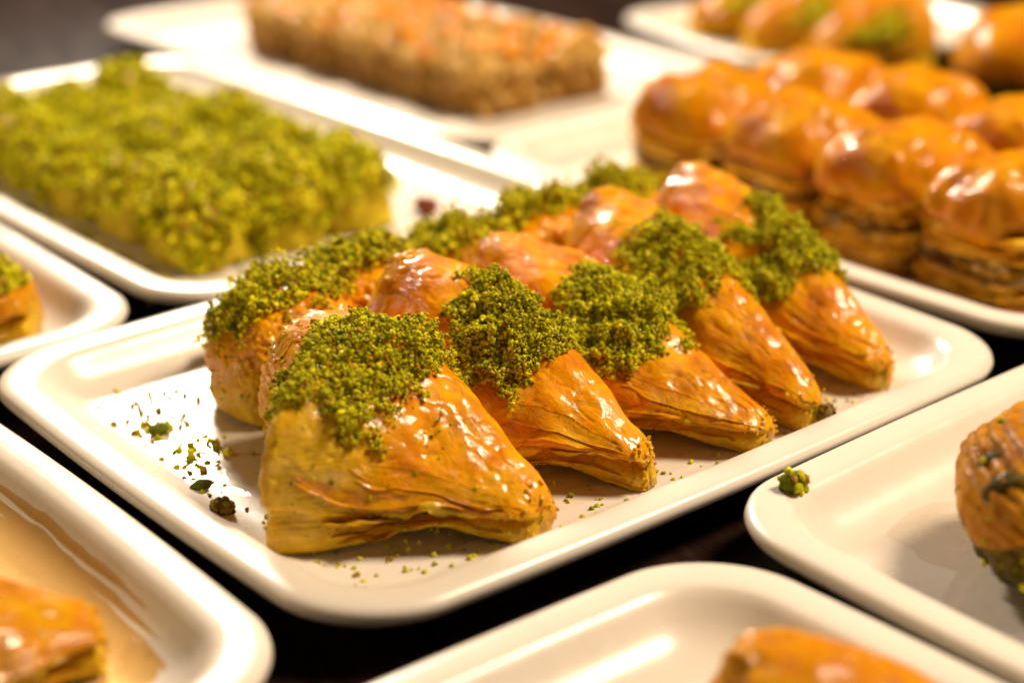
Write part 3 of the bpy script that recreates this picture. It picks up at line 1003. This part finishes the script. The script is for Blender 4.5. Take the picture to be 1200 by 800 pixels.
# pleated shell pastry on the right plate
def shell_pastry(loc, rot):
    th = thing('shell_pastry', 'pleated golden shell pastry with dark pistachio filling on the right plate', 'pastry', loc, None, rot)
    ht, R = 0.043, 0.037

    def rad(z):
        return R * interp(np.asarray(z) / ht, [0, 0.12, 0.35, 0.6, 0.85, 0.96, 1.0], [0.60, 0.76, 0.95, 1.0, 0.80, 0.50, 0.06])
    nu, nr = 700, 90
    u = np.linspace(0, 2 * np.pi, nu, endpoint=False)
    u0 = math.radians(-112) - rot
    zb = ht * (0.02 + 0.80 * (0.5 + 0.5 * np.cos(u - u0))) + 0.0035 * noise(np.column_stack([np.cos(u), np.sin(u), 0 * u]), 2.2, 8, 3)
    rows = []
    for s in np.linspace(0, 1, nr):
        z = zb + (ht - zb) * (1 - (1 - s) ** 1.3)
        r = rad(z)
        rows.append(np.column_stack([r * np.cos(u) * 1.08, r * np.sin(u), z]))
    P = np.array(rows)
    # pleats fan out from a hinge at the foot of the right-hand side
    ra = -YAW - rot
    cc = P[..., 0] * math.cos(ra) + P[..., 1] * math.sin(ra)
    fan = np.arctan2(P[..., 2] - 0.004, 0.046 - cc) * 70 + 1.2 * noise(P, 45, 4, 2)
    lift = (np.abs(np.sin(fan)) ** 0.6 - 0.5) * 0.0009 * (1 + 0.6 * noise(P, 70, 6, 2)) * sstep(0.35, 0.75, P[..., 2] / ht)
    N = grid_normals(P, True)
    if ((P - P.mean((0, 1))) * N).sum() < 0:
        N = -N
    P = P + N * (lift + 0.0010 * noise(P, 95, 5, 3) + 0.0003)[..., None]
    V = np.vstack([P.reshape(-1, 3), P[-1].mean(0)])
    j = np.arange(nu)
    k = (j + 1) % nu
    me = mesh_np('pleated_shell', V, [grid_faces(nr, nu, True), np.column_stack([(nr - 1) * nu + j, (nr - 1) * nu + k, np.full(nu, nr * nu)])], MAT['pleat'])
    fix_normals(me)
    link('pleated_shell', me, th)
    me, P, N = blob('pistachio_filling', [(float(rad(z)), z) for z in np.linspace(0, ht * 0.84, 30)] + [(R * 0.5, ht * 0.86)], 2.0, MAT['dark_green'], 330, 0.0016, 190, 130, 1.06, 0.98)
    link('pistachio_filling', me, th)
    W = np.where((P[..., 2] > 0.004), np.clip(noise(P, 110, 44, 2), -1, 0.6), -1)
    crumb_heap('pistachio_crumbs', th, P, N, W, 200, 0.0012, 0.0004, 0.0011, 1,)
    return th


shell_pastry((0.042, -0.190, FLOOR), 0.5)

# ------------------------------------------------------------------ loose pieces
def chunk(name, label, cat, loc, size, mat, seed, n=26, tints=TINTS, tp=TINT_P, core=None):
    th = thing(name, label, cat, loc)
    me, P, N = blob('kernel', [(0.5, 0.0), (0.9, size[2] * 0.2), (1.0, size[2] * 0.5), (0.85, size[2] * 0.8), (0.4, size[2] * 0.97), (0.1, size[2])], 2.2, core or MAT['green_body'], seed, size[0] * 0.3, 0.5 / size[0], 24, size[0], size[1])
    link('kernel', me, th)
    if n:
        W = np.ones(P.shape[:2])
        p, nn, w = sample_grid(P, N, W, n)
        o = link('grains', granules('grains', p, rng.uniform(0.0004, 0.0009, n) * (size[0] / 0.0028), 1, mat, tints=tints, tp=tp), th)
        o['kind'] = 'stuff'
    return th


BROWNS = np.array([(0.20, 0.10, 0.03), (0.30, 0.22, 0.05), (0.14, 0.06, 0.02), (0.30, 0.28, 0.03)])
BP = np.array([.35, .25, .2, .2])
chunk('nut_crumb', 'dark brown crumb cluster on the middle plate left of the nearest pastry', 'crumb', (-0.1147, -0.0152, FLOOR), (0.0032, 0.0030, 0.0050), MAT['granule'], 501, 90, BROWNS, BP, MAT['nutty'])
chunk('pistachio_piece', 'largest green pistachio piece on the glare at the left of the middle plate', 'nut', (-0.1017, 0.0440, FLOOR), (0.0030, 0.0020, 0.0035), MAT['granule'], 502, 0, core=MAT['kernel'])
chunk('pistachio_piece', 'oblong green pistachio piece lying just below the white glare', 'nut', (-0.1104, 0.0037, FLOOR), (0.0034, 0.0014, 0.0020), MAT['granule'], 503, 0, core=MAT['kernel'])
chunk('pistachio_piece', 'dark green pistachio piece on the corner rim of the right plate', 'nut', (0.0015, -0.1215, 0.0174), (0.0036, 0.0026, 0.0048), MAT['granule'], 504, 26, core=MAT['kernel'])
chunk('hazelnut', 'red-brown nut beside the right end of the green squares', 'nut', (0.094, 0.1647, FLOOR), (0.0055, 0.0055, 0.009), MAT['granule'], 505, 0, core=MAT['nut'])
chunk('nut_crumb', 'dark nut crumb stuck at the tip of the fourth front pastry', 'crumb', (0.0565, -0.0865, FLOOR + 0.003), (0.0028, 0.0025, 0.005), MAT['granule'], 506, 30, BROWNS, BP, MAT['nutty'])

# crumbs strewn over the middle plate
pts, rad = [], []


def strew(cx, cy, sx, sy, n, r0, r1, ang=0.0, z=FLOOR):
    for _ in range(n):
        a, b = random.gauss(0, sx), random.gauss(0, sy)
        x = cx + a * math.cos(ang) - b * math.sin(ang)
        y = cy + a * math.sin(ang) + b * math.cos(ang)
        r = random.uniform(r0, r1)
        pts.append((x, y, z + r * 0.6))
        rad.append(r)


strew(-0.103, 0.048, 0.005, 0.004, 40, 0.0004, 0.0011)
strew(-0.096, 0.028, 0.004, 0.006, 50, 0.0004, 0.0012)
strew(-0.106, 0.016, 0.003, 0.007, 40, 0.0004, 0.0011)
strew(-0.088, 0.070, 0.010, 0.008, 34, 0.0004, 0.0010)
strew(-0.108, 0.000, 0.005, 0.018, 40, 0.0003, 0.0008)
strew(-0.106, -0.045, 0.004, 0.014, 20, 0.0003, 0.0008)
strew(-0.085, -0.070, 0.014, 0.008, 44, 0.0003, 0.0008, -0.6)
strew(-0.030, -0.076, 0.016, 0.006, 40, 0.0003, 0.0008)
strew(0.015, -0.080, 0.016, 0.004, 34, 0.0003, 0.0008)
strew(0.075, -0.078, 0.014, 0.006, 26, 0.0003, 0.0008)
ok = [i for i, p in enumerate(pts) if abs(p[0]) < 0.112 and abs(p[1]) < 0.084]
o = link('pistachio_crumbs', granules('pistachio_crumbs', np.array([pts[i] for i in ok]), np.array([rad[i] for i in ok]), 1, MAT['granule']))
tag(o, 'loose pistachio crumbs strewn over the floor of the middle plate', 'crumbs', kind='stuff')
pts, rad = [], []
strew(0.03, 0.142, 0.030, 0.004, 120, 0.0006, 0.0016)
strew(-0.034, 0.21, 0.003, 0.04, 80, 0.0006, 0.0016)
o = link('pistachio_crumbs', granules('pistachio_crumbs', np.array(pts), np.array(rad), 1, MAT['granule']))
tag(o, 'loose pistachio crumbs around the green squares', 'crumbs', kind='stuff')


# syrup
def puddle(label, cx, cy, rx, ry, seed, h=0.0006, z=FLOOR, mat='syrup'):
    nu, nr = 96, 8
    u = np.linspace(0, 2 * np.pi, nu, endpoint=False)
    e = 1 + 0.35 * noise(np.column_stack([np.cos(u), np.sin(u), 0 * u]), 1.6, seed, 3)
    rows = [np.column_stack([cx + rx * e * s * np.cos(u), cy + ry * e * s * np.sin(u), np.full(nu, z + 0.0001 + h * (1 - s ** 6))]) for s in np.linspace(1, 0.05, nr)]
    P = np.array(rows)
    V = np.vstack([P.reshape(-1, 3), P[-1].mean(0)])
    j = np.arange(nu)
    k = (j + 1) % nu
    me = mesh_np('syrup_puddle', V, [grid_faces(nr, nu, True)[:, ::-1], np.column_stack([(nr - 1) * nu + j, (nr - 1) * nu + k, np.full(nu, nr * nu)])], MAT[mat])
    o = link('syrup_puddle', me)
    tag(o, label, 'syrup')
    return o


puddle('clear syrup film under the left end of the middle plate pastries', -0.094, 0.012, 0.020, 0.050, 3)
puddle('thin syrup pool around the pastry on the lower left plate', -0.258, -0.012, 0.078, 0.058, 5, mat='amber_syrup_and_glow')
puddle('clear syrup film along the tips of the front row', 0.010, -0.066, 0.085, 0.013, 9)
puddle('clear syrup under the pleated shell pastry on the right plate', 0.042, -0.172, 0.040, 0.034, 6)

# amber film added to colour golden reflected light onto the near left plate's wall
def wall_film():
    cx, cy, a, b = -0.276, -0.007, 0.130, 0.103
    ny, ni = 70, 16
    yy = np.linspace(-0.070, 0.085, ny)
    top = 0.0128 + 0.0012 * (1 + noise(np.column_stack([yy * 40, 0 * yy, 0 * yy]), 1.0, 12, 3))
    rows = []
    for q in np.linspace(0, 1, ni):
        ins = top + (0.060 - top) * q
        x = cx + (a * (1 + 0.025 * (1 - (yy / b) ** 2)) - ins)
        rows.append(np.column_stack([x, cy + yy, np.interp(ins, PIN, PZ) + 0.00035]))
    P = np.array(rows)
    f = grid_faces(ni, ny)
    me = mesh_np('golden_light_film', P.reshape(-1, 3), [f], MAT['amber_syrup_and_glow'])
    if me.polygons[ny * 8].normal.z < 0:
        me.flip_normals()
    tag(link('golden_light_film', me), 'added amber film colouring golden reflected light onto the inner wall of the lower left plate', 'syrup')


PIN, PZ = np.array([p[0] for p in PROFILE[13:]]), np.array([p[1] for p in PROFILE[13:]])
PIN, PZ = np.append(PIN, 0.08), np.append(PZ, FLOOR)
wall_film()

# bubbles in the near syrup
pb = np.array([(-0.178 + random.gauss(0, .010), -0.058 + random.gauss(0, .014), FLOOR + 0.0008) for _ in range(34)])
o = link('syrup_bubbles', granules('syrup_bubbles', pb, rng.uniform(0.0005, 0.0022, 34), 2, MAT['syrup'], smooth=True, squash=0.05))
tag(o, 'little syrup bubbles beside the pastry at lower left', 'bubbles', kind='stuff')

# grey lettering remnants on the right plate, half hidden behind the shell pastry
def stroke(pts2, w):
    """a printed stroke following the curve of the rim: (x, inset) points in plate coordinates"""
    p = np.array(pts2, float)
    d = np.gradient(p, axis=0)
    d /= np.linalg.norm(d, axis=1, keepdims=True)
    nrm = np.column_stack([-d[:, 1], d[:, 0]]) * w
    q = np.vstack([p + nrm, p - nrm])
    V = np.column_stack([q[:, 0], 0.1084 - q[:, 1], np.interp(q[:, 1], PIN, PZ) + 0.0004])
    n = len(p)
    f = np.array([(i, i + 1, n + i + 1, n + i) for i in range(n - 1)])
    return link('printed_letter', mesh_np('printed_letter', V, [f], MAT['print'], False), plate_obj['right'])


stroke([(-0.0105, 0.0150), (-0.0092, 0.0140), (-0.0075, 0.0137), (-0.0060, 0.0140)], 0.00030)
stroke([(-0.0030, 0.0132), (-0.0018, 0.0143), (-0.0008, 0.0155)], 0.00030)
stroke([(0.0035, 0.0132), (0.0047, 0.0143), (0.0057, 0.0155)], 0.00030)
print('script done')
